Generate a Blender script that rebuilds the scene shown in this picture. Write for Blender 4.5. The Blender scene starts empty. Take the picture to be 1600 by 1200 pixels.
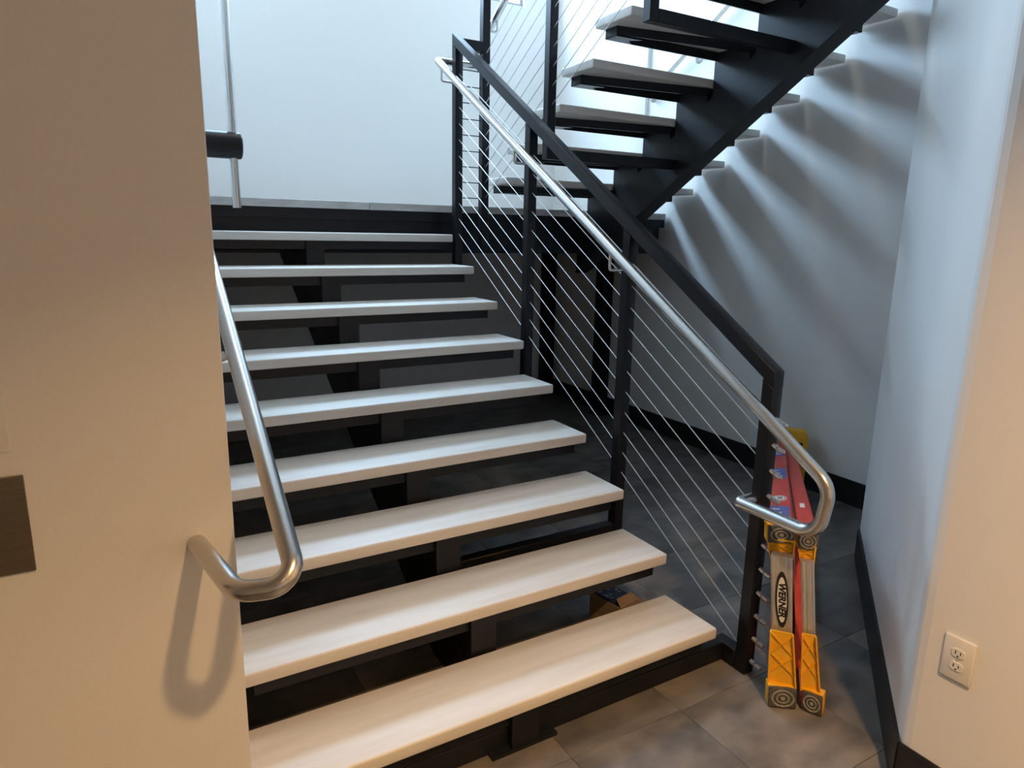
import bpy, math, random
from mathutils import Vector, Matrix

random.seed(7)
scene = bpy.context.scene
col = scene.collection

# ------------------------------------------------------------------ camera
F_PX, YAW, PITCH, ROLL = 1075.35, 0.53510, 0.21779, 0.01988
CAM = Vector((-1.8481, -1.3011, 1.5994))
cyw, syw, cp, sp = math.cos(YAW), math.sin(YAW), math.cos(PITCH), math.sin(PITCH)
fwd = Vector((syw * cp, cyw * cp, -sp))
rt = Vector((cyw, -syw, 0))
up = rt.cross(fwd)
r2 = math.cos(ROLL) * rt + math.sin(ROLL) * up
u2 = -math.sin(ROLL) * rt + math.cos(ROLL) * up
cam_data = bpy.data.cameras.new('camera')
cam_data.sensor_width = 36.0
cam_data.lens = F_PX / 1600 * 36.0
cam_data.clip_start = 0.02
cam = bpy.data.objects.new('camera', cam_data)
b = -fwd
cam.matrix_world = Matrix(((r2.x, u2.x, b.x, CAM.x), (r2.y, u2.y, b.y, CAM.y), (r2.z, u2.z, b.z, CAM.z), (0, 0, 0, 1)))
col.objects.link(cam)
scene.camera = cam

# ------------------------------------------------------------------ sky and lights
SKY = 43.0
world = bpy.data.worlds.new('sky')
scene.world = world
world.use_nodes = True
bg = world.node_tree.nodes['Background']
bg.inputs[0].default_value = (0.53, 0.745, 1.0, 1)
bg.inputs[1].default_value = SKY

WX0, WX1, WZ0, WZ1 = -1.20, 1.616, 3.555, 4.56     # the high window in the back wall
YB, XR = 4.45, 1.985                                # back wall, right wall


def light(name, kind, loc, energy, color, **kw):
    d = bpy.data.lights.new(name, kind)
    d.energy = energy
    d.color = color
    for k, v in kw.items():
        setattr(d, k, v)
    o = bpy.data.objects.new(name, d)
    o.location = loc
    col.objects.link(o)
    return o


pl = light('window_portal', 'AREA', ((WX0 + WX1) / 2, YB + 0.10, (WZ0 + WZ1) / 2), 1, (1, 1, 1), shape='RECTANGLE', size=WX1 - WX0, size_y=WZ1 - WZ0)
pl.rotation_euler = (math.radians(-90), 0, 0)
pl.data.cycles.is_portal = True

WARM = (1.0, 0.59, 0.26)
# recessed downlights of the lobby ceiling, above and behind the camera
light('downlight', 'AREA', (-0.93, -1.63, 3.08), 56, WARM, shape='DISK', size=0.13, spread=math.radians(108))
light('downlight', 'AREA', (-2.6, -3.3, 3.08), 20, WARM, shape='DISK', size=0.13, spread=math.radians(122))
light('downlight', 'AREA', (-0.93, -3.4, 3.08), 24, WARM, shape='DISK', size=0.13, spread=math.radians(122))
# ceiling lamps of the upper floor
light('upper_ceiling_lamp', 'AREA', (0.0, 2.6, 6.4), 32, (1.0, 0.82, 0.58), shape='DISK', size=0.5)

vs = scene.view_settings
vs.view_transform = 'Standard'
vs.look = 'None'
vs.gamma = 1
vs.exposure = 0.0
vs.use_curve_mapping = False


# ------------------------------------------------------------------ materials
def new_mat(name):
    m = bpy.data.materials.new(name)
    m.use_nodes = True
    nt = m.node_tree
    return m, nt, nt.nodes['Principled BSDF']


def noise_mat(name, c1, c2, scale=8, rough=0.5, metallic=0.0, stretch=(1, 1, 1), bump=0.0, detail=4, rand=0.0, rough2=None, spec=0.5, lo=0.35, hi=0.65):
    m, nt, bs = new_mat(name)
    N, Lk = nt.nodes, nt.links
    tc = N.new('ShaderNodeTexCoord')
    mp = N.new('ShaderNodeMapping')
    mp.inputs['Scale'].default_value = stretch
    Lk.new(tc.outputs['Object'], mp.inputs['Vector'])
    nz = N.new('ShaderNodeTexNoise')
    nz.inputs['Scale'].default_value = scale
    nz.inputs['Detail'].default_value = detail
    vec = mp.outputs['Vector']
    if rand:
        oi = N.new('ShaderNodeObjectInfo')
        cm = N.new('ShaderNodeCombineXYZ')
        for k in range(3):
            Lk.new(oi.outputs['Random'], cm.inputs[k])
        sc = N.new('ShaderNodeVectorMath')
        sc.operation = 'SCALE'
        sc.inputs['Scale'].default_value = 37.0
        Lk.new(cm.outputs[0], sc.inputs[0])
        ad = N.new('ShaderNodeVectorMath')
        ad.operation = 'ADD'
        Lk.new(vec, ad.inputs[0])
        Lk.new(sc.outputs[0], ad.inputs[1])
        vec = ad.outputs[0]
    Lk.new(vec, nz.inputs['Vector'])
    cr = N.new('ShaderNodeValToRGB')
    cr.color_ramp.elements[0].position = lo
    cr.color_ramp.elements[1].position = hi
    cr.color_ramp.elements[0].color = (*c1, 1)
    cr.color_ramp.elements[1].color = (*c2, 1)
    Lk.new(nz.outputs['Fac'], cr.inputs['Fac'])
    out = cr.outputs['Color']
    if rand:
        hs = N.new('ShaderNodeHueSaturation')
        mr = N.new('ShaderNodeMapRange')
        mr.inputs['To Min'].default_value = 1 - rand
        mr.inputs['To Max'].default_value = 1 + rand
        Lk.new(oi.outputs['Random'], mr.inputs['Value'])
        Lk.new(mr.outputs[0], hs.inputs['Value'])
        Lk.new(out, hs.inputs['Color'])
        out = hs.outputs['Color']
    Lk.new(out, bs.inputs['Base Color'])
    bs.inputs['Metallic'].default_value = metallic
    bs.inputs['Roughness'].default_value = rough
    bs.inputs['Specular IOR Level'].default_value = spec
    if rough2 is not None:
        mr2 = N.new('ShaderNodeMapRange')
        mr2.inputs['To Min'].default_value = rough
        mr2.inputs['To Max'].default_value = rough2
        Lk.new(nz.outputs['Fac'], mr2.inputs['Value'])
        Lk.new(mr2.outputs[0], bs.inputs['Roughness'])
    if bump:
        bp = N.new('ShaderNodeBump')
        bp.inputs['Strength'].default_value = bump
        bp.inputs['Distance'].default_value = 0.002
        Lk.new(nz.outputs['Fac'], bp.inputs['Height'])
        Lk.new(bp.outputs[0], bs.inputs['Normal'])
    return m


M = {}
M['paint'] = noise_mat('wall_paint', (0.77, 0.765, 0.745), (0.79, 0.785, 0.765), 220, 0.65, bump=0.12, spec=0.25)
M['ceiling'] = noise_mat('ceiling_paint', (0.72, 0.72, 0.70), (0.75, 0.75, 0.73), 150, 0.8, bump=0.1)
M['tread'] = noise_mat('whitewashed_maple', (0.62, 0.59, 0.54), (0.74, 0.715, 0.67), 5, 0.42, stretch=(0.55, 5, 5), bump=0.03, rand=0.03, rough2=0.55, lo=0.25, hi=0.7)
M['steel'] = noise_mat('black_painted_steel', (0.007, 0.0075, 0.010), (0.010, 0.011, 0.014), 14, 0.34, bump=0.03, rough2=0.45, spec=0.28)
M['stainless'] = noise_mat('brushed_stainless', (0.60, 0.59, 0.57), (0.63, 0.62, 0.60), 60, 0.26, metallic=1.0)
M['cable'] = noise_mat('stainless_cable', (0.62, 0.62, 0.62), (0.80, 0.80, 0.80), 400, 0.35, metallic=0.85)
M['tile'] = noise_mat('stone_look_tile', (0.072, 0.070, 0.069), (0.215, 0.192, 0.170), 5.0, 0.34, stretch=(1, 1.6, 1), bump=0.04, detail=11, rand=0.16, rough2=0.5, lo=0.32, hi=0.72)
M['grout'] = noise_mat('dark_joint', (0.05, 0.048, 0.046), (0.07, 0.066, 0.062), 60, 0.7)
M['baseboard'] = noise_mat('black_rubber_base', (0.010, 0.010, 0.011), (0.015, 0.015, 0.016), 40, 0.42, bump=0.03)
M['red'] = noise_mat('red_fiberglass', (0.52, 0.045, 0.035), (0.62, 0.07, 0.05), 30, 0.42, stretch=(1, 0.2, 1), bump=0.03)
M['yellow'] = noise_mat('yellow_plastic', (0.78, 0.40, 0.012), (0.85, 0.46, 0.02), 18, 0.42, bump=0.02)
M['aluminium'] = noise_mat('mill_aluminium', (0.62, 0.60, 0.56), (0.74, 0.72, 0.68), 30, 0.38, metallic=0.8, stretch=(6, 6, 0.6), rough2=0.5)
M['rubber'] = noise_mat('grey_foot_rubber', (0.05, 0.048, 0.045), (0.11, 0.105, 0.10), 120, 0.75, bump=0.25)
M['rubber_light'] = noise_mat('worn_foot_ring', (0.22, 0.21, 0.19), (0.36, 0.34, 0.31), 90, 0.7)
M['black'] = noise_mat('black_print', (0.008, 0.008, 0.009), (0.012, 0.012, 0.013), 30, 0.45)
M['white'] = noise_mat('white_print', (0.72, 0.72, 0.70), (0.78, 0.78, 0.76), 30, 0.5)
M['blue'] = noise_mat('blue_label', (0.06, 0.09, 0.30), (0.12, 0.14, 0.42), 25, 0.45)
M['carton'] = noise_mat('brown_carton', (0.20, 0.145, 0.09), (0.27, 0.20, 0.13), 12, 0.8, stretch=(1, 1, 4), bump=0.08)
M['navy'] = noise_mat('navy_packet', (0.010, 0.016, 0.07), (0.02, 0.03, 0.13), 18, 0.3)
M['plastic'] = noise_mat('white_plastic', (0.72, 0.71, 0.68), (0.75, 0.74, 0.71), 40, 0.35)
M['bronze'] = noise_mat('dark_bronze_plate', (0.20, 0.17, 0.12), (0.24, 0.205, 0.15), 60, 0.30, metallic=0.9, stretch=(0.5, 1, 10))
M['slab'] = noise_mat('landing_stone', (0.46, 0.46, 0.45), (0.58, 0.58, 0.57), 9, 0.5, stretch=(1, 3, 3), bump=0.03, rand=0.04)
M['frame'] = noise_mat('window_frame_paint', (0.20, 0.21, 0.22), (0.24, 0.25, 0.26), 40, 0.4)


def glass_mat():
    m, nt, bs = new_mat('window_glass')
    N, Lk = nt.nodes, nt.links
    out = N['Material Output']
    tr = N.new('ShaderNodeBsdfTransparent')
    tr.inputs[0].default_value = (0.94, 0.97, 0.98, 1)
    gl = N.new('ShaderNodeBsdfGlossy')
    gl.inputs['Roughness'].default_value = 0.02
    mx = N.new('ShaderNodeMixShader')
    nz = N.new('ShaderNodeTexNoise')
    nz.inputs['Scale'].default_value = 3
    mr = N.new('ShaderNodeMapRange')
    mr.inputs['To Min'].default_value = 0.05
    mr.inputs['To Max'].default_value = 0.07
    Lk.new(nz.outputs['Fac'], mr.inputs['Value'])
    Lk.new(mr.outputs[0], mx.inputs[0])
    Lk.new(tr.outputs[0], mx.inputs[1])
    Lk.new(gl.outputs[0], mx.inputs[2])
    Lk.new(mx.outputs[0], out.inputs['Surface'])
    return m


M['glass'] = glass_mat()


# ------------------------------------------------------------------ mesh helpers
class MB:
    def __init__(self):
        self.v, self.f = [], []

    def add(self, vs_, fs_):
        o = len(self.v)
        self.v += [Vector(q) for q in vs_]
        self.f += [tuple(i + o for i in q) for q in fs_]
        return self

    def box(self, x0, x1, y0, y1, z0, z1):
        return self.obox(((x0 + x1) / 2, (y0 + y1) / 2, (z0 + z1) / 2), ((x1 - x0) / 2, 0, 0), (0, (y1 - y0) / 2, 0), (0, 0, (z1 - z0) / 2))

    def obox(self, c, a, b_, d):
        c, a, b_, d = Vector(c), Vector(a), Vector(b_), Vector(d)
        vs_ = [c + sa * a + sb * b_ + sd * d for sd in (-1, 1) for sb in (-1, 1) for sa in (-1, 1)]
        return self.add(vs_, [(0, 2, 3, 1), (4, 5, 7, 6), (0, 1, 5, 4), (2, 6, 7, 3), (0, 4, 6, 2), (1, 3, 7, 5)])

    def prism(self, pts, ex):
        pts = [Vector(q) for q in pts]
        ex = Vector(ex)
        n = len(pts)
        nr = Vector((0, 0, 0))
        for i in range(n):
            nr += (pts[i] - pts[0]).cross(pts[(i + 1) % n] - pts[0])
        if nr.dot(ex) < 0:
            pts = pts[::-1]
        fs_ = [tuple(range(n - 1, -1, -1)), tuple(range(n, 2 * n))]
        for i in range(n):
            j = (i + 1) % n
            fs_.append((i, j, j + n, i + n))
        return self.add(pts + [q + ex for q in pts], fs_)

    def tube(self, path, rad, seg=18, flat=1.0):
        path = [Vector(q) for q in path]
        n = len(path)
        tans = []
        for i in range(n):
            if i == 0:
                t = path[1] - path[0]
            elif i == n - 1:
                t = path[-1] - path[-2]
            else:
                t = (path[i + 1] - path[i]).normalized() + (path[i] - path[i - 1]).normalized()
            tans.append(t.normalized())
        nrm = tans[0].orthogonal().normalized()
        vs_, fs_ = [], []
        for i in range(n):
            if i:
                nrm = (nrm - tans[i] * nrm.dot(tans[i])).normalized()
            bn = tans[i].cross(nrm)
            for k in range(seg):
                a = 2 * math.pi * k / seg
                vs_.append(path[i] + rad * (math.cos(a) * nrm + flat * math.sin(a) * bn))
        for i in range(n - 1):
            for k in range(seg):
                k2 = (k + 1) % seg
                fs_.append((i * seg + k, i * seg + k2, (i + 1) * seg + k2, (i + 1) * seg + k))
        fs_.append(tuple(range(seg - 1, -1, -1)))
        fs_.append(tuple((n - 1) * seg + k for k in range(seg)))
        return self.add(vs_, fs_)

    def lathe(self, prof, axis, base, seg=16):
        """prof: list of (radius, distance along axis)"""
        axis = Vector(axis).normalized()
        base = Vector(base)
        n1 = axis.orthogonal().normalized()
        n2 = axis.cross(n1)
        vs_, fs_ = [], []
        for r_, d in prof:
            for k in range(seg):
                a = 2 * math.pi * k / seg
                vs_.append(base + axis * d + r_ * (math.cos(a) * n1 + math.sin(a) * n2))
        m_ = len(prof)
        for i in range(m_ - 1):
            for k in range(seg):
                k2 = (k + 1) % seg
                fs_.append((i * seg + k, i * seg + k2, (i + 1) * seg + k2, (i + 1) * seg + k))
        fs_.append(tuple(range(seg - 1, -1, -1)))
        fs_.append(tuple((m_ - 1) * seg + k for k in range(seg)))
        return self.add(vs_, fs_)


def fillet(path, rad, n=8):
    path = [Vector(q) for q in path]
    out = [path[0]]
    for i in range(1, len(path) - 1):
        p0, p1, p2 = path[i - 1], path[i], path[i + 1]
        a, c = (p0 - p1), (p2 - p1)
        r_ = min(rad[i - 1] if isinstance(rad, (list, tuple)) else rad, a.length * 0.98, c.length * 0.98)
        an, cn = a.normalized(), c.normalized()
        ang = an.angle(cn)
        d = min(r_ / math.tan(ang / 2), a.length * 0.49 if i > 1 else a.length * 0.95, c.length * 0.49 if i < len(path) - 2 else c.length * 0.95)
        r_ = d * math.tan(ang / 2)
        bis = (an + cn).normalized()
        cen = p1 + bis * (r_ / math.sin(ang / 2))
        s, e = p1 + an * d - cen, p1 + cn * d - cen
        tot = s.angle(e)
        ax = s.cross(e).normalized()
        for k in range(n + 1):
            out.append(cen + Matrix.Rotation(tot * k / n, 3, ax) @ s)
    out.append(path[-1])
    return out


def finish(me, smooth=False, bevel=0.0, segs=2):
    if bevel:
        import bmesh
        bm = bmesh.new()
        bm.from_mesh(me)
        es = [e for e in bm.edges if len(e.link_faces) == 2 and e.calc_face_angle(0) > 0.6]
        bmesh.ops.bevel(bm, geom=es, offset=bevel, segments=segs, affect='EDGES', profile=0.5)
        bm.to_mesh(me)
        bm.free()
    if smooth or bevel:
        for p_ in me.polygons:
            p_.use_smooth = True
        me.set_sharp_from_angle(angle=math.radians(40))


def make_mesh(name, mb, mat, smooth=False, bevel=0.0, segs=2, offset=(0, 0, 0)):
    me = bpy.data.meshes.new(name)
    off = Vector(offset)
    me.from_pydata([v - off for v in mb.v], [], mb.f)
    me.update()
    me.materials.append(M[mat] if isinstance(mat, str) else mat)
    finish(me, smooth, bevel, segs)
    return me


def link(name, me, parent=None, loc=(0, 0, 0)):
    o = bpy.data.objects.new(name, me)
    o.location = loc
    if parent is not None:
        o.parent = parent
    col.objects.link(o)
    return o


def world_loc(o):
    v = Vector(o.location)
    while o.parent is not None:
        o = o.parent
        v += Vector(o.location)
    return v


def part(name, mb, mat, parent, smooth=False, bevel=0.0, segs=2, label=None):
    """mesh given in world coordinates (unrotated parents), linked under its parent"""
    base = world_loc(parent) if parent is not None else Vector((0, 0, 0))
    o = link(name, make_mesh(name, mb, mat, smooth, bevel, segs, base), parent)
    if label:
        o['label'] = label
    return o


def root(name, loc, label, cat, group=None):
    o = bpy.data.objects.new(name, None)
    o.empty_display_size = 0.1
    o.location = loc
    col.objects.link(o)
    o['label'] = label
    o['category'] = cat
    if group:
        o['group'] = group
    return o


def struct(name, mb, mat, label, cat, smooth=False, bevel=0.0, parent=None):
    o = part(name, mb, mat, parent, smooth, bevel)
    if parent is None:
        o['kind'] = 'structure'
        o['label'] = label
        o['category'] = cat
    return o


# ------------------------------------------------------------------ the setting
ZT = 6.5
XL, YL = -1.636, 0.33                    # corner of the near left wall
DC = [(0.05, -0.385), (1.36, 0.603)]     # ends of the diagonal wall
floor = struct('floor', MB().box(-4.5, 2.1, -4.5, 4.6, -0.2, -0.004), 'grout', 'dark stone-look tiled floor under the stairs', 'floor')
TS, GAP = 0.457, 0.0012


def inside_walls(x0, x1, y0, y1):
    if x1 <= XL + 0.01 and y0 >= YL - 0.01:
        return True
    k = (DC[1][1] - DC[0][1]) / (DC[1][0] - DC[0][0])
    yd = DC[0][1] + k * (x0 - DC[0][0])
    if x0 >= DC[0][0] and y1 < yd and y1 < DC[1][1]:
        return True
    return False


tile_meshes = {}
for n in range(-6, 6):
    for m_ in range(-6, 11):
        x0, y0 = -0.27 + TS * n, 0.178 + TS * m_
        x1, y1 = min(x0 + TS, XR - 0.001), min(y0 + TS, YB - 0.001)
        if y0 > YL - 0.2:
            if y0 < YL and x0 < XL:
                y1 = YL
            elif x0 < XL:
                x0 = XL + 0.001
        if x1 - x0 < 0.02 or y1 - y0 < 0.02 or inside_walls(x0, x1, y0, y1) or y1 < -1.6:
            continue
        key = (round(x1 - x0, 3), round(y1 - y0, 3))
        if key not in tile_meshes:
            tile_meshes[key] = make_mesh('tile', MB().box(GAP / 2, key[0] - GAP / 2, GAP / 2, key[1] - GAP / 2, -0.01, 0.0), 'tile', bevel=0.001, segs=1)
        link('tile', tile_meshes[key], floor, (x0, y0, 0))

struct('wall_left', MB().box(-4.5, XL, YL, YB + 0.15, -0.2, ZT), 'paint', 'beige-lit painted wall at the left of the stairs', 'wall', bevel=0.004)
struct('wall_back',
       MB().box(XL, 2.1, YB, YB + 0.15, -0.2, WZ0).box(XL, 2.1, YB, YB + 0.15, WZ1, ZT)
       .box(XL, WX0, YB, YB + 0.15, WZ0, WZ1).box(WX1, 2.1, YB, YB + 0.15, WZ0, WZ1), 'paint', 'pale painted back wall behind the landing', 'wall')
struct('wall_right', MB().box(XR, 2.1, 0.5, YB, -0.2, ZT), 'paint', 'painted side wall streaked with light beneath the upper flight', 'wall')
c0, c1 = Vector((*DC[0], 0)), Vector((*DC[1], 0))
dd = (c1 - c0).normalized()
rr = 0.02
blk = [c0 + Vector((0, -rr * 1.4, 0)), c0 + Vector((rr * 0.22, -rr * 0.3, 0)), c0 + dd * rr * 0.5 + Vector((0.002, -0.002, 0)), c0 + dd * rr * 1.4, c1, c1 + Vector((0.03, -0.053, 0)), Vector((2.1, 0.55, 0)), Vector((2.1, -4.5, 0)), Vector((DC[0][0], -4.5, 0))]
blk = [Vector((q.x, q.y, -0.2)) for q in blk]
struct('wall_front_right', MB().prism(blk, (0, 0, 3.4)), 'paint', 'angled wall corner, blue-lit towards the stairs and beige towards the lobby', 'wall')
struct('wall_lobby_left', MB().box(-4.6, -4.5, -4.5, YL, -0.2, ZT), 'paint', 'painted lobby wall out to the left', 'wall')
struct('wall_lobby_rear', MB().box(-4.6, 2.2, -4.6, -4.5, -0.2, ZT), 'paint', 'painted lobby wall behind the viewer', 'wall')
struct('ceiling_lobby', MB().box(-4.5, 2.1, -4.5, 0.27, 3.12, 3.5), 'ceiling', 'lobby ceiling carrying the upper floor', 'ceiling')
struct('wall_upper_right', MB().box(XR, 2.1, -4.5, 0.5, 3.5, ZT), 'paint', 'painted wall of the upper floor', 'wall')
struct('wall_upper_left', MB().box(-4.5, -4.4, -4.5, YL, 3.5, ZT), 'paint', 'painted upper floor wall at the left', 'wall')
struct('ceiling', MB().box(-4.6, 2.2, -4.6, YB + 0.15, ZT, ZT + 0.15), 'ceiling', 'high ceiling over the stairwell', 'ceiling')

BH, BT = 0.155, 0.010


def baseboard(name, pts, label):
    mb = MB()
    for (a, c_) in zip(pts[:-1], pts[1:]):
        a, c_ = Vector((*a, 0)), Vector((*c_, 0))
        d = (c_ - a).normalized()
        nrm = Vector((-d.y, d.x, 0))
        mb.prism([a, c_, c_ + nrm * BT, a + nrm * BT], (0, 0, BH - 0.004))
        mb.prism([a + Vector((0, 0, BH - 0.004)), c_ + Vector((0, 0, BH - 0.004)), c_ + nrm * BT * 0.6 + Vector((0, 0, BH - 0.004)), a + nrm * BT * 0.6 + Vector((0, 0, BH - 0.004))], (0, 0, 0.004))
    return struct(name, mb, 'baseboard', label, 'baseboard')


baseboard('baseboard_right', [(XR, 0.6), (XR, YB)], 'black rubber baseboard along the light-streaked side wall')
baseboard('baseboard_back', [(XR, YB), (XL, YB)], 'black rubber baseboard along the back wall under the landing')
baseboard('baseboard_diagonal', [DC[0], DC[1]], 'black rubber baseboard along the angled blue-lit wall')
baseboard('baseboard_lobby', [(DC[0][0], -4.4), DC[0]], 'black rubber baseboard below the wall outlet')
baseboard('baseboard_left', [(XL, YL), (-4.5, YL)], 'black rubber baseboard of the beige left wall')

# pale pilaster strip on the side wall near the landing
struct('trim_1', MB().box(XR - 0.035, XR, 3.14, 3.30, 1.757, ZT), 'paint', 'shallow pale pilaster on the side wall beyond the treads', 'trim', bevel=0.006)

# high window in the back wall
win = root('window_1', ((WX0 + WX1) / 2, YB + 0.06, WZ0), 'bright high window in the back wall above the landing', 'window')
win['kind'] = 'structure'
fw_ = 0.05
wf = MB().box(WX0, WX1, YB + 0.04, YB + 0.10, WZ0, WZ0 + 0.03).box(WX0, WX1, YB + 0.04, YB + 0.10, WZ1 - fw_, WZ1).box(WX0, WX0 + fw_, YB + 0.04, YB + 0.10, WZ0 + 0.03, WZ1 - fw_).box(WX1 - 0.03, WX1, YB + 0.04, YB + 0.10, WZ0 + 0.03, WZ1 - fw_)
part('window_frame', wf, 'frame', win)
npn = 3
pw = (WX1 - WX0) / npn
for i in range(npn):
    if i:
        part('mullion', MB().box(WX0 + pw * i - 0.02, WX0 + pw * i + 0.02, YB + 0.04, YB + 0.10, WZ0 + 0.03, WZ1 - fw_), 'frame', win)
    part('pane', MB().box(WX0 + pw * i + (0.02 if i else fw_), WX0 + pw * (i + 1) - (0.02 if i < npn - 1 else 0.03), YB + 0.066, YB + 0.072, WZ0 + 0.03, WZ1 - fw_), 'glass', win)

# ------------------------------------------------------------------ stairs
RUN, RISE, TD, TH = 0.2834, 0.175, 0.280, 0.044
YLAND, ZLAND = 10 * RUN, 1.757
SD = 0.55            # vertical drop from nosing line to the stringer's lower edge
ST = 0.275           # vertical drop from nosing line to the stringer's upper edge


def tread_meshes(w, soff, tag_):
    """tread with nosing along x at v=0, origin at nosing centre, top at z=0; soff: stringer centre in x"""
    t = make_mesh('tread' + tag_, MB().box(-w / 2, w / 2, 0, TD, -TH, 0), 'tread', bevel=0.007, segs=3)
    mb = MB()
    zb, zt = -TH - 0.046, -TH
    for s in (-1, 1):
        xt = s * (w / 2 - 0.05)
        xs = soff + s * 0.05
        mb.prism([(xs, 0.024, zt), (xt, 0.024, zt), (xt, 0.024, zb), (xs, 0.024, zb)], (0, 0.008, 0))
        mb.prism([(xs, 0.250, zt), (xt, 0.105, zt), (xt, 0.105, zb + 0.006), (xs, 0.250, zb)], (0, 0.008, 0))
        mb.prism([(xt, 0.024, zt), (xt, 0.113, zt), (xt, 0.113, zb), (xt, 0.024, zb)], (-s * 0.008, 0, 0))
        # end plate with a curved inner edge
        xe = xt - s * 0.13
        arc = [(xt, 0.030), (xt, 0.108), (xe - s * 0.05, 0.118)]
        for k in range(9):
            a = math.pi * k / 8
            arc.append((xe - s * 0.05 * abs(math.cos(a)) + s * 0.02, 0.073 + 0.043 * math.cos(a)))
        arc.append((xe - s * 0.05, 0.030))
        mb.prism([(q[0], q[1], zb) for q in arc], (0, 0, 0.006))
    br = make_mesh('tread_bracket' + tag_, mb, 'steel')
    return t, br


def stringer_poly(sgn, y0, z0, k0, k1, floor_z=None):
    """closed side outline of the sloped box in (y, z). nosing line: z = z0 + RISE*t, y = y0 + sgn*RUN*t"""
    P_ = lambda t, dz: (y0 + sgn * RUN * t, z0 + RISE * t + dz)
    return [P_(k0, -SD), P_(k1, -SD), P_(k1, -ST), P_(k0, -ST)]


# lower flight -------------------------------------------------------------
W1, XC1, SX1 = 1.63, -0.815, -0.83
lower = root('staircase', (XC1, 0.3, 0), 'lower flight of open pale wooden treads on a black steel spine', 'staircase')
t_me, b_me = tread_meshes(W1, SX1 - XC1, '_lower')
for k in range(1, 10):
    t = link('tread', t_me, lower, Vector((XC1, k * RUN, k * RISE)) - lower.location)
    link('tread_bracket', b_me, t)
# nosing line: y = RUN*t, z = RISE*t ; spine runs from the floor to the landing beam
tf = SD / RISE        # t at which the lower edge meets the floor
ye = YLAND + (1.452 - RISE * 10 + SD) * RUN / RISE
yt = YLAND + (1.452 - RISE * 10 + ST) * RUN / RISE
poly = [(RUN * tf, 0.0), (ye, 1.452), (yt, 1.452), (RUN * ST / RISE, 0.0)]
part('stringer', MB().prism([(SX1 - 0.05, y, z) for y, z in poly], (0.10, 0, 0)), 'steel', lower)
for k in range(1, 10):
    yk, zk = k * RUN + 0.006, k * RISE - TH - 0.0
    line = lambda y: max(0.0, y / RUN * RISE - ST - 0.004)
    y2 = k * RUN + 0.245
    pts = [(yk, zk), (y2, zk - 0.0)]
    if line(y2) < zk - 0.01:
        pts += [(y2, line(y2))]
    yz0 = ST / RISE * RUN
    if yk < yz0 < y2:
        pts += [(yz0, 0.0)]
    pts += [(yk, line(yk))]
    part('riser_support', MB().prism([(SX1 - 0.049, y, z) for y, z in pts], (0.098, 0, 0)), 'steel', lower)
# floor beam below the first tread and its foot plate
part('floor_beam', MB().box(XL + 0.01, 0.075, 0.315, 0.365, 0.0, 0.075), 'steel', lower, bevel=0.003, segs=1)
part('beam_end', MB().box(0.075, 0.125, 0.258, 0.365, 0.0, 0.075), 'steel', lower, bevel=0.003, segs=1)
part('foot_plate', MB().box(SX1 - 0.12, SX1 + 0.12, 0.285, 0.315, 0.0, 0.012).box(SX1 - 0.05, SX1 + 0.05, 0.300, 0.315, 0.012, 0.09), 'steel', lower)

# upper flight -------------------------------------------------------------
UX0, UX1, SX2 = 0.37, 1.962, 1.25
W2, XC2 = UX1 - UX0, (UX0 + UX1) / 2
upper = root('staircase', (XC2, 1.4, 1.757), 'upper flight of pale treads rising overhead on a sloped black spine', 'staircase')
t_me2, b_me2 = tread_meshes(W2, -(SX2 - XC2), '_upper')
for k in range(1, 10):
    yn = YLAND - (k - 1) * RUN + 0.004
    t = link('tread', t_me2, upper, Vector((XC2, yn, ZLAND + k * RISE)) - upper.location)
    t.rotation_euler = (0, 0, math.pi)
    link('tread_bracket', b_me2, t)
# nosing line: y = YLAND - RUN*(t-1), z = ZLAND + RISE*t
nz_ = lambda y: ZLAND + RISE * (1 + (YLAND - y) / RUN)
ya, yb = YLAND + 0.10, 0.57
poly = [(ya, nz_(ya) - SD), (yb, nz_(yb) - SD), (yb, nz_(yb) - ST), (ya, nz_(ya) - ST)]
part('stringer', MB().prism([(SX2 - 0.05, y, z) for y, z in poly], (0.10, 0, 0)), 'steel', upper)
part('stringer_flange', MB().prism([(SX2 - 0.058, y, z) for y, z in [(ya, nz_(ya) - SD), (yb, nz_(yb) - SD), (yb, nz_(yb) - SD - 0.012), (ya, nz_(ya) - SD - 0.012)]], (0.116, 0, 0)), 'steel', upper)
for k in range(1, 9):
    yk = YLAND - (k - 1) * RUN - 0.004
    zk = ZLAND + k * RISE - TH
    y2 = yk - 0.245
    pts = [(yk, zk), (y2, zk), (y2, nz_(y2) - ST - 0.004), (yk, nz_(yk) - ST - 0.004)]
    if pts[2][1] > zk:
        ym = yk - (zk - (nz_(yk) - ST)) / RISE * RUN
        pts = [(yk, zk), (ym, zk), (yk, nz_(yk) - ST - 0.004)]
    part('riser_support', MB().prism([(SX2 - 0.049, y, z) for y, z in pts], (0.098, 0, 0)), 'steel', upper)

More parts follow.
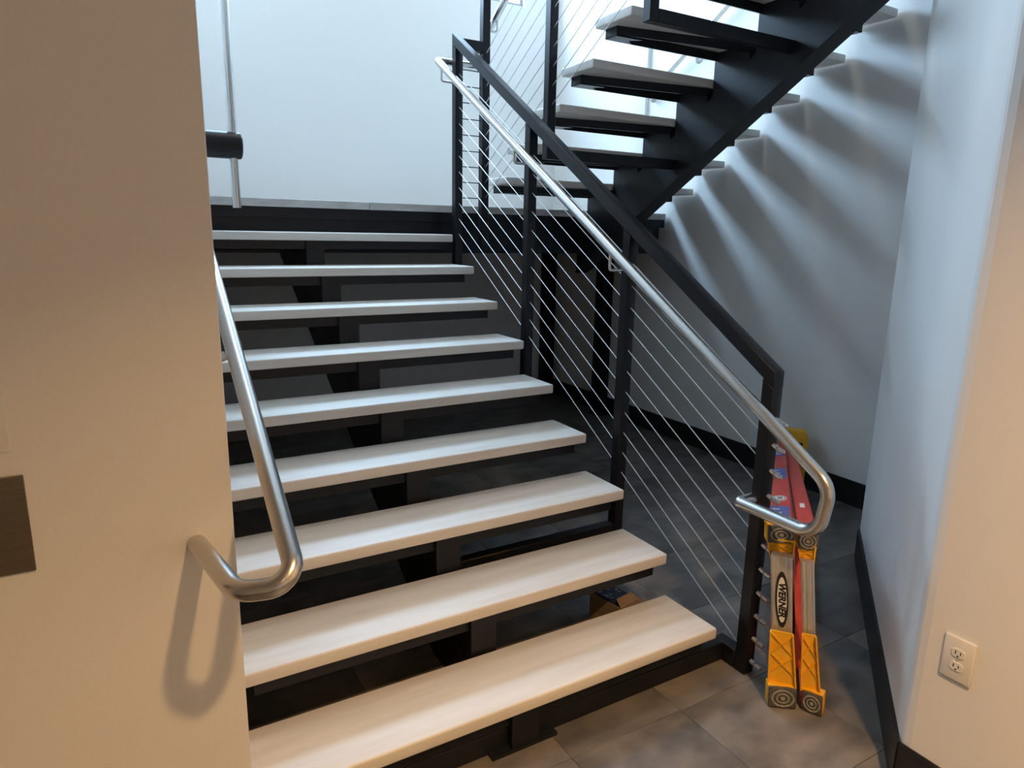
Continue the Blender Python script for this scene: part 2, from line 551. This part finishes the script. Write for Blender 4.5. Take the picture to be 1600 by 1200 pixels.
# landing ------------------------------------------------------------------
landing = root('stair_landing', (0.1, 3.6, 1.757 - 0.05), 'stair landing with pale stone edge on black steel beams', 'landing')
xs_ = [XL + 0.002, -0.42, 0.75, 1.962]
for a, c_ in zip(xs_[:-1], xs_[1:]):
    part('slab', MB().box(a + 0.001, c_ - 0.001, YLAND, YB - 0.002, ZLAND - 0.046, ZLAND), 'slab', landing, bevel=0.003, segs=1)
part('edge_channel', MB().box(XL + 0.004, 1.962, YLAND + 0.012, YLAND + 0.05, ZLAND - 0.105, ZLAND - 0.046), 'steel', landing)
part('front_beam', MB().box(XL + 0.004, 1.93, YLAND + 0.035, YLAND + 0.13, 1.47, ZLAND - 0.105).box(XL + 0.004, 1.93, YLAND + 0.005, YLAND + 0.16, 1.455, 1.47), 'steel', landing)
part('back_beam', MB().box(XL + 0.004, 1.93, YB - 0.12, YB - 0.02, 1.47, ZLAND - 0.046), 'steel', landing)
part('side_beam', MB().box(1.83, 1.93, YLAND + 0.13, YB - 0.12, 1.47, ZLAND - 0.046), 'steel', landing)
for (px, py) in ((1.915, 4.385), (1.915, 3.50)):
    c_ = part('column', MB().box(px - 0.055, px + 0.055, py - 0.055, py + 0.055, 0, 1.47), 'steel', landing, bevel=0.006)
    part('column_base', MB().box(px - 0.06, px + 0.06, py - 0.06, py + 0.06, 0, 0.012), 'steel', c_)

# ------------------------------------------------------------------ cable railings
GX = 0.10
YN, YP3, YP2, YP1 = 0.230, 1.020, 1.840, 2.700
Q = 0.025
SL = (2.700 - 1.140) / (YP1 - YN)
top_z = lambda y: 1.140 + SL * (y - YN)
rail1 = root('cable_railing', (GX, YN, 0), 'black steel cable railing along the open side of the lower flight', 'railing')
hv = 0.025 * math.sqrt(1 + SL * SL)


def sq_post(x, y, z0, z1a, z1b, parent, name='post'):
    """square post with a sloped top (z1a at the near side, z1b at the far side)"""
    return part(name, MB().prism([(x - Q, y - Q, z0), (x - Q, y + Q, z0), (x - Q, y + Q, z1b), (x - Q, y - Q, z1a)], (2 * Q, 0, 0)), 'steel', parent, bevel=0.003, segs=1)


part('top_rail', MB().prism([(GX - Q, YN - Q, top_z(YN - Q) - hv), (GX - Q, YP1 + Q, top_z(YP1 + Q) - hv), (GX - Q, YP1 + Q, top_z(YP1 + Q) + hv), (GX - Q, YN - Q, top_z(YN - Q) + hv)], (2 * Q, 0, 0)), 'steel', rail1, bevel=0.003, segs=1)
posts1 = []
for y, z0 in ((YN, 0.0), (YP3, 0.245), (YP2, 0.775), (YP1, 1.30)):
    posts1.append(sq_post(GX, y, z0, top_z(y - Q) - hv, top_z(y + Q) - hv, rail1))
    if z0:
        part('post_arm', MB().box(SX1 + 0.05, GX - Q, y - Q, y + Q, z0, z0 + 0.05), 'steel', rail1, bevel=0.003, segs=1)
# corner piece to the upper railing's end post
AX, AY = 0.285, 2.700
part('corner_rail', MB().box(GX + Q, AX - Q, YP1 - Q, YP1 + Q, 2.655, 2.715), 'steel', rail1, bevel=0.003, segs=1)
CS = 0.617
cz = [0.055 + 0.0933 * i for i in range(11)]
term = MB().lathe([(0.006, 0), (0.0095, 0.001), (0.0095, 0.019), (0.0058, 0.021), (0.0058, 0.026), (0.0085, 0.027), (0.0085, 0.046), (0.004, 0.050)], (0.15, -1, -0.35), (0, 0, 0), 10)
term_me = make_mesh('cable_terminal', term, 'stainless', smooth=True)
for i, z in enumerate(cz):
    y0, y1 = YN + Q, YP1 - Q
    c_ = part('cable', MB().tube([(GX, YN - Q, z), (GX, YP1 + Q, z + CS * (y1 - y0 + 0.1))], 0.0021, 6), 'cable', rail1, smooth=True)
    link('cable_terminal', term_me, c_, Vector((GX, YN - Q, z)) - world_loc(c_))
for i in range(9):
    z = 1.80 + 0.0933 * i
    if z < 2.62:
        part('cross_cable', MB().tube([(GX + Q, YP1, z), (AX - Q, AY, z)], 0.0030, 6), 'steel', rail1, smooth=True)

rail2 = root('cable_railing', (AX, AY, 1.757), 'black steel cable railing rising along the upper flight', 'railing')
SLU = -RISE / RUN
YB2, YC2, YD2 = 1.963, 1.190, 0.58
top2 = lambda y: nz_(y) + 1.03
hv2 = 0.025 * math.sqrt(1 + SLU * SLU)
for y, z0 in ((AY, 1.50), (YB2, 1.985), (YC2, 2.490), (YD2, 2.98)):
    sq_post(AX, y, z0, top2(y - Q) - hv2, top2(y + Q) - hv2, rail2)
    if y != AY:
        part('post_arm', MB().box(AX + Q, SX2 - 0.05, y - Q, y + Q, z0, z0 + 0.055), 'steel', rail2, bevel=0.003, segs=1)
part('top_rail', MB().prism([(AX - Q, AY + Q, top2(AY + Q) - hv2), (AX - Q, YD2 - Q, top2(YD2 - Q) - hv2), (AX - Q, YD2 - Q, top2(YD2 - Q) + hv2), (AX - Q, AY + Q, top2(AY + Q) + hv2)], (2 * Q, 0, 0)), 'steel', rail2, bevel=0.003, segs=1)
for i in range(10):
    zB = 2.245 + 0.0945 * i
    part('cable', MB().tube([(AX, AY - Q, zB - SLU * (YB2 - AY + Q)), (AX, YD2, zB + SLU * (YD2 - YB2))], 0.0024, 6), 'cable', rail2, smooth=True)

# ------------------------------------------------------------------ handrails
RR = 0.0215
# right handrail: slopes down past the end post, drops and returns to it
rz = lambda y: 0.985 + 0.6050 * (y - 0.114)
hr = root('handrail', (0.0, 0.24, 0.69), 'long stainless handrail on the cable railing, looping back at the bottom', 'handrail')
ytop = 2.765
path = [(AX - Q, ytop, rz(ytop)), (0.0, ytop, rz(ytop)), (0.0, -0.096, rz(-0.096)), (0.0, -0.072, 0.690), (0.0, 0.240, 0.690), (GX - Q, 0.240, 0.690)]
fp = fillet(path, [0.012, 0.075, 0.075, 0.008], 10)
part('rail', MB().tube(fp, RR, 22), 'stainless', hr, smooth=True)
for y in (YP1, YP2 - 0.01, YP3):
    z = rz(y)
    br = part('bracket', MB().tube(fillet([(-0.006, y, z - 0.018), (-0.006, y, z - 0.085), (GX - Q, y, z - 0.085)], 0.014, 5), 0.0065, 10), 'stainless', hr, smooth=True)

# left handrail: wraps round the wall corner into the front face
lz = lambda y: 0.962 + 0.600 * (y - 0.052)
LXR = -1.570
hl = root('handrail', (LXR, 0.33, 0.88), 'stainless handrail curling round the corner into the beige left wall', 'handrail')
path = [(LXR, 2.55, lz(2.55)), (LXR, -0.018, lz(-0.018) - 0.012), (-1.676, 0.050, 0.884), (-1.718, YL, 0.882)]
fp = fillet(path, [0.07, 0.09], 18)
part('rail', MB().tube(fp, RR, 24), 'stainless', hl, smooth=True)
for y in (0.66, 1.6, 2.4):
    z = lz(y)
    br = part('bracket', MB().tube(fillet([(XL, y, z - 0.075), (LXR, y, z - 0.075), (LXR, y, z - 0.018)], 0.03, 6), 0.012, 12, flat=0.5), 'stainless', hl, smooth=True)
    part('rosette', MB().lathe([(0.034, 0), (0.034, 0.004), (0.026, 0.008)], (1, 0, 0), (XL, y, z - 0.075), 20), 'stainless', br, smooth=True)

# handrail on the side wall above the upper flight
UXR = XR - 0.065
uz = lambda y: nz_(y) + 0.86
hu = root('handrail', (XR, 3.0, 2.65), 'stainless wall handrail glimpsed between the upper treads', 'handrail')
path = [(XR, 3.08, uz(3.08)), (UXR, 3.08, uz(3.08)), (UXR, 0.5, uz(0.5))]
part('rail', MB().tube(fillet(path, 0.03, 6), 0.019, 16), 'stainless', hu, smooth=True)
for y in (2.62, 1.4):
    z = uz(y)
    br = part('bracket', MB().tube(fillet([(UXR, y, z - 0.015), (UXR, y, z - 0.065), (XR, y, z - 0.085)], 0.02, 5), 0.008, 10), 'stainless', hu, smooth=True)
    part('rosette', MB().lathe([(0.036, 0), (0.036, 0.004), (0.02, 0.012)], (-1, 0, 0), (XR, y, z - 0.085), 20), 'stainless', br, smooth=True)
part('rosette', MB().lathe([(0.036, 0), (0.036, 0.004), (0.022, 0.010)], (-1, 0, 0), (XR, 3.08, uz(3.08)), 20), 'stainless', hu, smooth=True)

# handrail on the inner side of the upper railing
IX = 0.36
iz = lambda y: nz_(y) + 0.855
hi_ = root('handrail', (IX, AY, 2.85), 'short stretch of stainless handrail behind the tall railing post, top edge', 'handrail')
path = [(AX + Q, AY + 0.09, iz(AY + 0.09)), (IX, AY + 0.09, iz(AY + 0.09)), (IX, 0.5, iz(0.5))]
part('rail', MB().tube(fillet(path, 0.03, 6), 0.0205, 18), 'stainless', hi_, smooth=True)
for y in (AY, YB2, YC2):
    z = iz(y)
    part('bracket', MB().tube(fillet([(IX + 0.008, y, z - 0.018), (IX + 0.008, y, z - 0.085), (AX + Q, y, z - 0.085)], 0.02, 5), 0.0065, 10), 'stainless', hi_, smooth=True)

# vertical pole with a black sleeve at the far end of the left wall
pole = root('metal_pole', (-1.215, 2.60, 1.72), 'upright stainless pole passing through a black cylinder at the landing edge', 'pole')
part('pole', MB().tube([(-1.215, 2.60, 1.692), (-1.215, 2.60, 3.3)], 0.0225, 20), 'stainless', pole, smooth=True)
part('sleeve', MB().lathe([(0.060, 0.0), (0.066, 0.006), (0.066, 0.454), (0.060, 0.460)], (1, 0, 0), (XL, 2.60, 2.000), 32), 'steel', pole, smooth=True, label='black cylindrical sleeve')

# ------------------------------------------------------------------ stepladder on its side
lad = root('stepladder', (0.05, 0.02, 0.0), 'red and yellow folded stepladder lying on its side by the railing post', 'stepladder')
lad.rotation_euler = (0, 0, math.radians(39 - 90))
UPV = Vector((0, 0, 1))


def lpart(name, mb, mat, parent=None, **kw):
    """ladder parts are built in the ladder's own frame: x across, y towards the cap, z up"""
    lab = kw.pop('label', None)
    o = link(name, make_mesh(name, mb, mat, **kw), parent or lad)
    if lab:
        o['label'] = lab
    return o


def channel(p0, p1, w0, w1, t, side, lean):
    """C-channel rail from p0 to p1: web facing +side in z, flanges along x"""
    p0, p1 = Vector(p0), Vector(p1)
    mb = MB()
    zl = Vector((lean, 0, 1)).normalized()
    xl = Vector((1, 0, -lean)).normalized()

    def bar(c0_, c1_, x0, x1, z0, z1, wa, wb):
        a = [c0_ + xl * x0 * wa + zl * z0, c0_ + xl * x1 * wa + zl * z0, c0_ + xl * x1 * wa + zl * z1, c0_ + xl * x0 * wa + zl * z1]
        c__ = [c1_ + xl * x0 * wb + zl * z0, c1_ + xl * x1 * wb + zl * z0, c1_ + xl * x1 * wb + zl * z1, c1_ + xl * x0 * wb + zl * z1]
        mb.add(a + c__, [(0, 3, 2, 1), (4, 5, 6, 7), (0, 1, 5, 4), (1, 2, 6, 5), (2, 3, 7, 6), (3, 0, 4, 7)])
    s = side
    za, zb = sorted((s * (t / 2 - 0.004), s * t / 2))
    bar(p0, p1, -0.5, 0.5, za, zb, w0, w1)
    for e in (-0.5, 0.5):
        x0, x1 = sorted((e, e - math.copysign(0.06, e)))
        bar(p0, p1, x0, x1, -t / 2, t / 2, w0, w1)
    return mb


FLo, FLo2 = Vector((0, 0.02, 0.026)), Vector((0.0, 2.22, 0.065))
FUp, FUp2 = Vector((-0.060, 0.10, 0.612)), Vector((-0.030, 2.22, 0.325))
RLo, RLo2 = Vector((0.092, 0.03, 0.030)), Vector((0.07, 2.14, 0.085))
RUp, RUp2 = Vector((0.030, 0.11, 0.600)), Vector((0.030, 2.14, 0.315))
LEAN = -0.10
lpart('front_rail', channel(FLo, FLo2, 0.085, 0.075, 0.034, -1, LEAN), 'red')
fru = lpart('front_rail', channel(FUp, FUp2, 0.085, 0.070, 0.034, 1, LEAN), 'red')
lpart('rear_rail', channel(RLo, RLo2, 0.062, 0.055, 0.030, -1, LEAN), 'red')
rru = lpart('rear_rail', channel(RUp, RUp2, 0.062, 0.055, 0.030, 1, LEAN), 'red')


def lerp(a, c_, t):
    return a + (c_ - a) * t


# foot boots with ringed rubber pads facing the lobby
def boot(c, w, h, yaw, parent=None):
    c = Vector(c)
    R_ = Matrix.Rotation(yaw, 3, 'Z')
    ex, ey, ez = R_ @ Vector((1, 0, 0)), R_ @ Vector((0, 1, 0)), Vector((LEAN * 0.6, 0, 1)).normalized()
    o = lpart('boot', MB().obox(c + ey * 0.020, ex * (w / 2 + 0.002), ey * 0.020, ez * (h / 2 + 0.002)), 'yellow', bevel=0.004)
    pd = lpart('foot_pad', MB().obox(c - ey * 0.005, ex * w / 2, ey * 0.006, ez * h / 2), 'rubber', o, bevel=0.003)
    mb = MB()
    for ra, rb in ((0.78, 0.92), (0.42, 0.54), (0.0, 0.18)):
        n = 24
        vs_, fs_ = [], []
        for k in range(n):
            a = 2 * math.pi * k / n
            for q in (ra, rb):
                for d in (0.0105, 0.014):
                    vs_.append(c - ey * d + ex * (math.cos(a) * q * w / 2 * 0.92) + ez * (math.sin(a) * q * h / 2 * 0.92))
        for k in range(n):
            i, j = k * 4, ((k + 1) % n) * 4
            fs_ += [(i + 1, j + 1, j + 3, i + 3), (i, i + 1, j + 1, j)[::-1], (i + 2, i + 3, j + 3, j + 2)]
        mb.add(vs_, fs_)
    lpart('pad_rings', mb, 'rubber_light', o)
    return o


boot((0.0, 0.0, 0.042), 0.092, 0.076, math.radians(14))
boot((0.098, 0.010, 0.040), 0.066, 0.072, math.radians(-14))
boot((-0.058, 0.088, 0.602), 0.088, 0.062, math.radians(14))
boot((0.030, 0.098, 0.590), 0.064, 0.062, math.radians(4))


# corner braces with crossed ribs and the aluminium bottom step / rear spreader between them
def brace(x, y, z0, z1, wa, wb, lean):
    """yellow tray standing between z0 and z1, widths wa (at the foot) and wb (towards the middle)"""
    c0_, c1_ = Vector((x + lean * z0, y, z0)), Vector((x + lean * z1, y, z1))
    ex = Vector((1, 0, 0))
    base = MB()
    base.add([c0_ - ex * wa / 2, c0_ + ex * wa / 2, c1_ + ex * wb / 2, c1_ - ex * wb / 2,
              c0_ - ex * wa / 2 + Vector((0, 0.006, 0)), c0_ + ex * wa / 2 + Vector((0, 0.006, 0)), c1_ + ex * wb / 2 + Vector((0, 0.006, 0)), c1_ - ex * wb / 2 + Vector((0, 0.006, 0))],
             [(0, 1, 2, 3), (7, 6, 5, 4), (0, 4, 5, 1), (1, 5, 6, 2), (2, 6, 7, 3), (3, 7, 4, 0)])
    o = lpart('corner_brace', base, 'yellow')
    rb = MB()

    def rib(a, c_, hw, hh):
        a, c_ = Vector(a), Vector(c_)
        d = (c_ - a)
        nrm = Vector((0, -1, 0))
        sd = d.cross(nrm).normalized()
        rb.obox((a + c_) / 2 + nrm * hh, d / 2, sd * hw, nrm * hh)
    L_ = lambda u, t: lerp(c0_, c1_, t) + ex * u * (wa + (wb - wa) * t) / 2
    for e in (-1, 1):
        rib(L_(e, 0), L_(e, 1), 0.0025, 0.007)
    n = 2
    for k in range(n):
        t0, t1 = 0.22 + 0.74 * k / n, 0.22 + 0.74 * (k + 1) / n
        rib(L_(-0.95, t0), L_(0.95, t1), 0.0018, 0.003)
        rib(L_(0.95, t0), L_(-0.95, t1), 0.0018, 0.003)
    rib(L_(-1, 0.02), L_(1, 0.02), 0.0025, 0.006)
    lpart('rib', rb, 'yellow', o)
    return o


lean_f = -0.058 / 0.60
brace(0.004, 0.016, 0.074, 0.275, 0.090, 0.072, lean_f)
brace(0.002, 0.086, 0.585, 0.520, 0.088, 0.072, lean_f)
brace(0.098, 0.026, 0.072, 0.280, 0.060, 0.042, -0.068 / 0.56)
brace(0.098, 0.100, 0.575, 0.505, 0.056, 0.040, -0.068 / 0.56)


def step(x, y, z0, z1, w, d, lean, name):
    c0_, c1_ = Vector((x + lean * z0, y, z0)), Vector((x + lean * z1, y, z1))
    mb = MB()
    prof = [(-w / 2, d), (-w / 2, 0.0), (-w / 2 + 0.006, -0.003), (-w / 6, -0.001), (-w / 6 + 0.004, -0.004), (w / 6, -0.004), (w / 6 + 0.004, -0.001), (w / 2 - 0.006, -0.003), (w / 2, 0.0), (w / 2, d)]
    n = len(prof)
    vs_ = [c0_ + Vector((a, c_, 0)) for a, c_ in prof] + [c1_ + Vector((a, c_, 0)) for a, c_ in prof]
    fs_ = [(i, i + 1, i + 1 + n, i + n) for i in range(n - 1)] + [(n - 1, 0, n, 2 * n - 1), tuple(range(n))[::-1], tuple(range(n, 2 * n))]
    mb.add(vs_, fs_)
    return lpart(name, mb, 'aluminium')


st1 = step(0.004, 0.040, 0.250, 0.540, 0.068, 0.04, lean_f, 'step')
step(0.098, 0.050, 0.255, 0.530, 0.042, 0.03, -0.068 / 0.56, 'rear_spreader')
for i in range(1, 6):
    t = (0.06 + 0.30 * i) / 2.2
    a, c_ = lerp(FLo, FLo2, t), lerp(FUp, FUp2, t)
    step(a.x, (a.y + c_.y) / 2, a.z, c_.z, 0.07, 0.025, (c_.x - a.x) / (c_.z - a.z), 'step')
    if i in (2, 4):
        a, c_ = lerp(RLo, RLo2, t), lerp(RUp, RUp2, t)
        step(a.x, (a.y + c_.y) / 2, a.z, c_.z, 0.045, 0.02, (c_.x - a.x) / (c_.z - a.z), 'rear_spreader')
# diagonal red brace between the two frames
lpart('diagonal_brace', MB().obox((0.036, 0.24, 0.30), Vector((0.020, -0.10, -0.22)), (0.014, 0.0, 0.001), (0, 0.004, 0.002)), 'red')
# yellow top cap with a dark slot
cap = lpart('top_cap', MB().prism([(-0.035, 2.20, 0.045), (0.140, 2.20, 0.045), (0.140, 2.20, 0.375), (0.118, 2.20, 0.415), (0.01, 2.20, 0.415), (-0.035, 2.20, 0.400)], (0, 0.09, 0)), 'yellow', bevel=0.005)
lpart('tool_slot', MB().box(0.085, 0.108, 2.194, 2.2005, 0.29, 0.345), 'black', cap)
lpart('rivet', MB().lathe([(0.016, 0), (0.014, 0.006), (0.006, 0.008)], (0, -1, 0), (0.012, 2.20, 0.375), 14), 'aluminium', cap)
lpart('rivet', MB().lathe([(0.012, 0), (0.010, 0.006)], (0, -1, 0), (0.125, 2.20, 0.245), 12), 'aluminium', cap)


# stickers on the upper front rail
def sticker(t0, t1, u0, u1, mat, name, rail=(FUp, FUp2), w=(0.085, 0.070), tt=0.0172):
    a, c_ = rail
    zl = Vector((LEAN, 0, 1)).normalized()
    xl = Vector((1, 0, -LEAN)).normalized()
    p_ = lambda u, t: lerp(a, c_, t) + zl * tt + xl * u * (w[0] + (w[1] - w[0]) * t)
    q = [p_(u0, t0), p_(u1, t0), p_(u1, t1), p_(u0, t1)]
    return MB().prism(q, zl * 0.0006), p_, zl, xl


for (t0, t1) in ((0.035, 0.135), (0.40, 0.52), (0.70, 0.82)):
    mb, *_ = sticker(t0, t1, -0.40, 0.40, 'blue', 'label')
    lpart('safety_label', mb, 'blue', fru)
    for k in range(3):
        tt0 = t0 + (t1 - t0) * (0.2 + 0.25 * k)
        m2, *_ = sticker(tt0, tt0 + (t1 - t0) * 0.05, -0.32, 0.18 - 0.1 * k, 'white', 'line', tt=0.0180)
        lpart('label_line', m2, 'white', fru)
_, p_, zl, xl = sticker(0, 1, 0, 0, 'white', 'x')
cen = p_(0.0, 0.20)
yl = zl.cross(xl)
ax_l = (FUp2 - FUp).normalized()
for rad_, mat_, hgt, nm in ((0.026, 'white', 0.0006, 'round_sticker'), (0.0225, 'black', 0.0010, 'sticker_ring'), (0.019, 'white', 0.0014, 'sticker_disc')):
    lpart(nm, MB().prism([cen + xl * rad_ * math.cos(2 * math.pi * k / 28) + ax_l * rad_ * 1.9 * math.sin(2 * math.pi * k / 28) for k in range(28)], zl * hgt), mat_, fru)
mk = MB()
for k in range(4):
    mk.obox(cen + zl * 0.0016 + ax_l * (k - 1.5) * 0.012, xl * (0.011 if k % 2 else 0.008), ax_l * 0.003, zl * 0.0003)
lpart('sticker_print', mk, 'black', fru)
m2, *_ = sticker(0.18, 0.215, -0.15, 0.15, 'white', 'tag', rail=(RUp, RUp2), w=(0.062, 0.055), tt=0.0152)
lpart('white_tag', m2, 'white', rru)

# oval maker's plate with lettering on the aluminium step
oc = Vector((0.004 + lean_f * 0.385, 0.0345, 0.385))
ud = Vector((lean_f, 0, 1)).normalized()
exv = Vector((1, 0, 0))
lpart('maker_oval', MB().prism([oc + exv * 0.021 * math.cos(2 * math.pi * k / 40) + ud * 0.104 * math.sin(2 * math.pi * k / 40) for k in range(40)], (0, -0.0008, 0)), 'black', st1)
lpart('maker_plate', MB().prism([oc + Vector((0, -0.0008, 0)) + exv * 0.0155 * math.cos(2 * math.pi * k / 40) + ud * 0.084 * math.sin(2 * math.pi * k / 40) for k in range(40)], (0, -0.0006, 0)), 'white', st1)
cu = bpy.data.curves.new('lettering', 'FONT')
cu.body = 'WERNER'
cu.align_x = 'CENTER'
cu.align_y = 'CENTER'
cu.size = 0.026
cu.shear = 0.15
cu.offset = 0.0011
cu.extrude = 0.0003
tmp = bpy.data.objects.new('lettering_tmp', cu)
col.objects.link(tmp)
dg = bpy.context.evaluated_depsgraph_get()
dg.update()
tme = bpy.data.meshes.new_from_object(tmp.evaluated_get(dg))
bpy.data.objects.remove(tmp)
xsz = [v.co.x for v in tme.vertices]
sc = 0.128 / (max(xsz) - min(xsz))
# text runs downwards (x axis -> -ud), letters' tops to the right (+x)
for v in tme.vertices:
    c_ = v.co.copy()
    v.co = oc + Vector((0, -0.0017 - c_.z, 0)) + (-ud) * c_.x * sc + exv * c_.y * sc * 1.0
tme.name = 'lettering'
tme.materials.clear()
tme.materials.append(M['black'])
link('lettering', tme, st1)

# ------------------------------------------------------------------ carton on the floor under the second tread
box = root('cardboard_box', (-0.13, 0.72, 0), 'small open cardboard box with a dark blue packet under the treads', 'box')
box.rotation_euler = (0, 0, math.radians(-80))
bw, bd, bh, tk = 0.085, 0.060, 0.125, 0.003


def bpart(name, mb, mat, **kw):
    return link(name, make_mesh(name, mb, mat, **kw), box)


bpart('carton_body', MB().box(-bw, bw, -bd, bd, 0, tk).box(-bw, bw, -bd, -bd + tk, tk, bh).box(-bw, bw, bd - tk, bd, tk, bh).box(-bw, -bw + tk, -bd + tk, bd - tk, tk, bh).box(bw - tk, bw, -bd + tk, bd - tk, tk, bh), 'carton')
bpart('flap', MB().prism([(bw, -bd, bh), (bw, bd, bh), (bw + 0.045, bd - 0.006, bh + 0.006), (bw + 0.045, -bd + 0.006, bh + 0.006)], (0, 0, 0.003)), 'carton')
bpart('flap', MB().prism([(bw - 0.002, -bd, bh), (bw - 0.002, bd, bh), (bw - 0.035, bd - 0.02, bh + 0.022), (bw - 0.035, -bd + 0.01, bh + 0.022)], (0, 0, 0.003)), 'carton')
pk = bpart('packet', MB().box(-bw + 0.008, bw - 0.04, -bd + 0.010, bd - 0.010, bh - 0.05, bh + 0.004), 'navy', bevel=0.006)
mb = MB()
for k in range(7):
    a = random.uniform(0, 3.1)
    cx_, cy_ = random.uniform(-bw + 0.025, bw - 0.06), random.uniform(-bd + 0.022, bd - 0.022)
    mb.obox((cx_, cy_, bh + 0.0044), (0.008 * math.cos(a), 0.008 * math.sin(a), 0), (-0.002 * math.sin(a), 0.002 * math.cos(a), 0), (0, 0, 0.0004))
link('packet_print', make_mesh('packet_print', mb, 'white'), pk)

# ------------------------------------------------------------------ wall outlet and wall plates
OX = DC[0][0]
oy, oz = -0.495, 0.494
out = root('wall_outlet', (OX, oy, oz), 'white duplex electrical outlet low on the beige right wall', 'outlet')
part('cover_plate', MB().box(OX - 0.006, OX, oy - 0.040, oy + 0.040, oz - 0.064, oz + 0.064), 'plastic', out, bevel=0.0045, segs=3)
for s in (-1, 1):
    cz_ = oz + s * 0.0195
    rec = part('receptacle', MB().prism([(OX - 0.006, oy + 0.0165 * max(-1, min(1, 1.12 * math.cos(2 * math.pi * k / 28))), cz_ + 0.0145 * max(-0.86, min(0.86, math.sin(2 * math.pi * k / 28)))) for k in range(28)], (-0.002, 0, 0)), 'plastic', out)
    sl = MB()
    for e, hgt in ((-1, 0.0040), (1, 0.0048)):
        sl.box(OX - 0.0083, OX - 0.0078, oy + e * 0.0064 - 0.0012, oy + e * 0.0064 + 0.0012, cz_ + 0.0015 - hgt, cz_ + 0.0015 + hgt)
    sl.lathe([(0.0024, 0), (0.0024, 0.0005)], (-1, 0, 0), (OX - 0.0078, oy, cz_ - 0.0082), 10)
    part('slot', sl, 'black', rec)
part('screw', MB().lathe([(0.0035, 0), (0.0030, 0.0012)], (-1, 0, 0), (OX - 0.006, oy, oz), 12), 'aluminium', out, smooth=True)

pan = root('wall_panel', (-2.12, YL, 0.90), 'dark bronze metal panel at the left edge of the beige wall', 'panel')
part('panel_plate', MB().box(-2.24, -2.024, YL - 0.006, YL, 0.893, 1.102), 'bronze', pan, bevel=0.0015, segs=1)
swp = root('wall_plate', (-2.08, YL, 1.15), 'pale blank wall plate above the dark bronze panel', 'wall plate')
part('plate', MB().box(-2.115, -2.038, YL - 0.006, YL, 1.153, 1.275), 'plastic', swp, bevel=0.003)
part('rocker', MB().box(-2.094, -2.059, YL - 0.009, YL - 0.006, 1.180, 1.248), 'plastic', swp, bevel=0.001, segs=1)
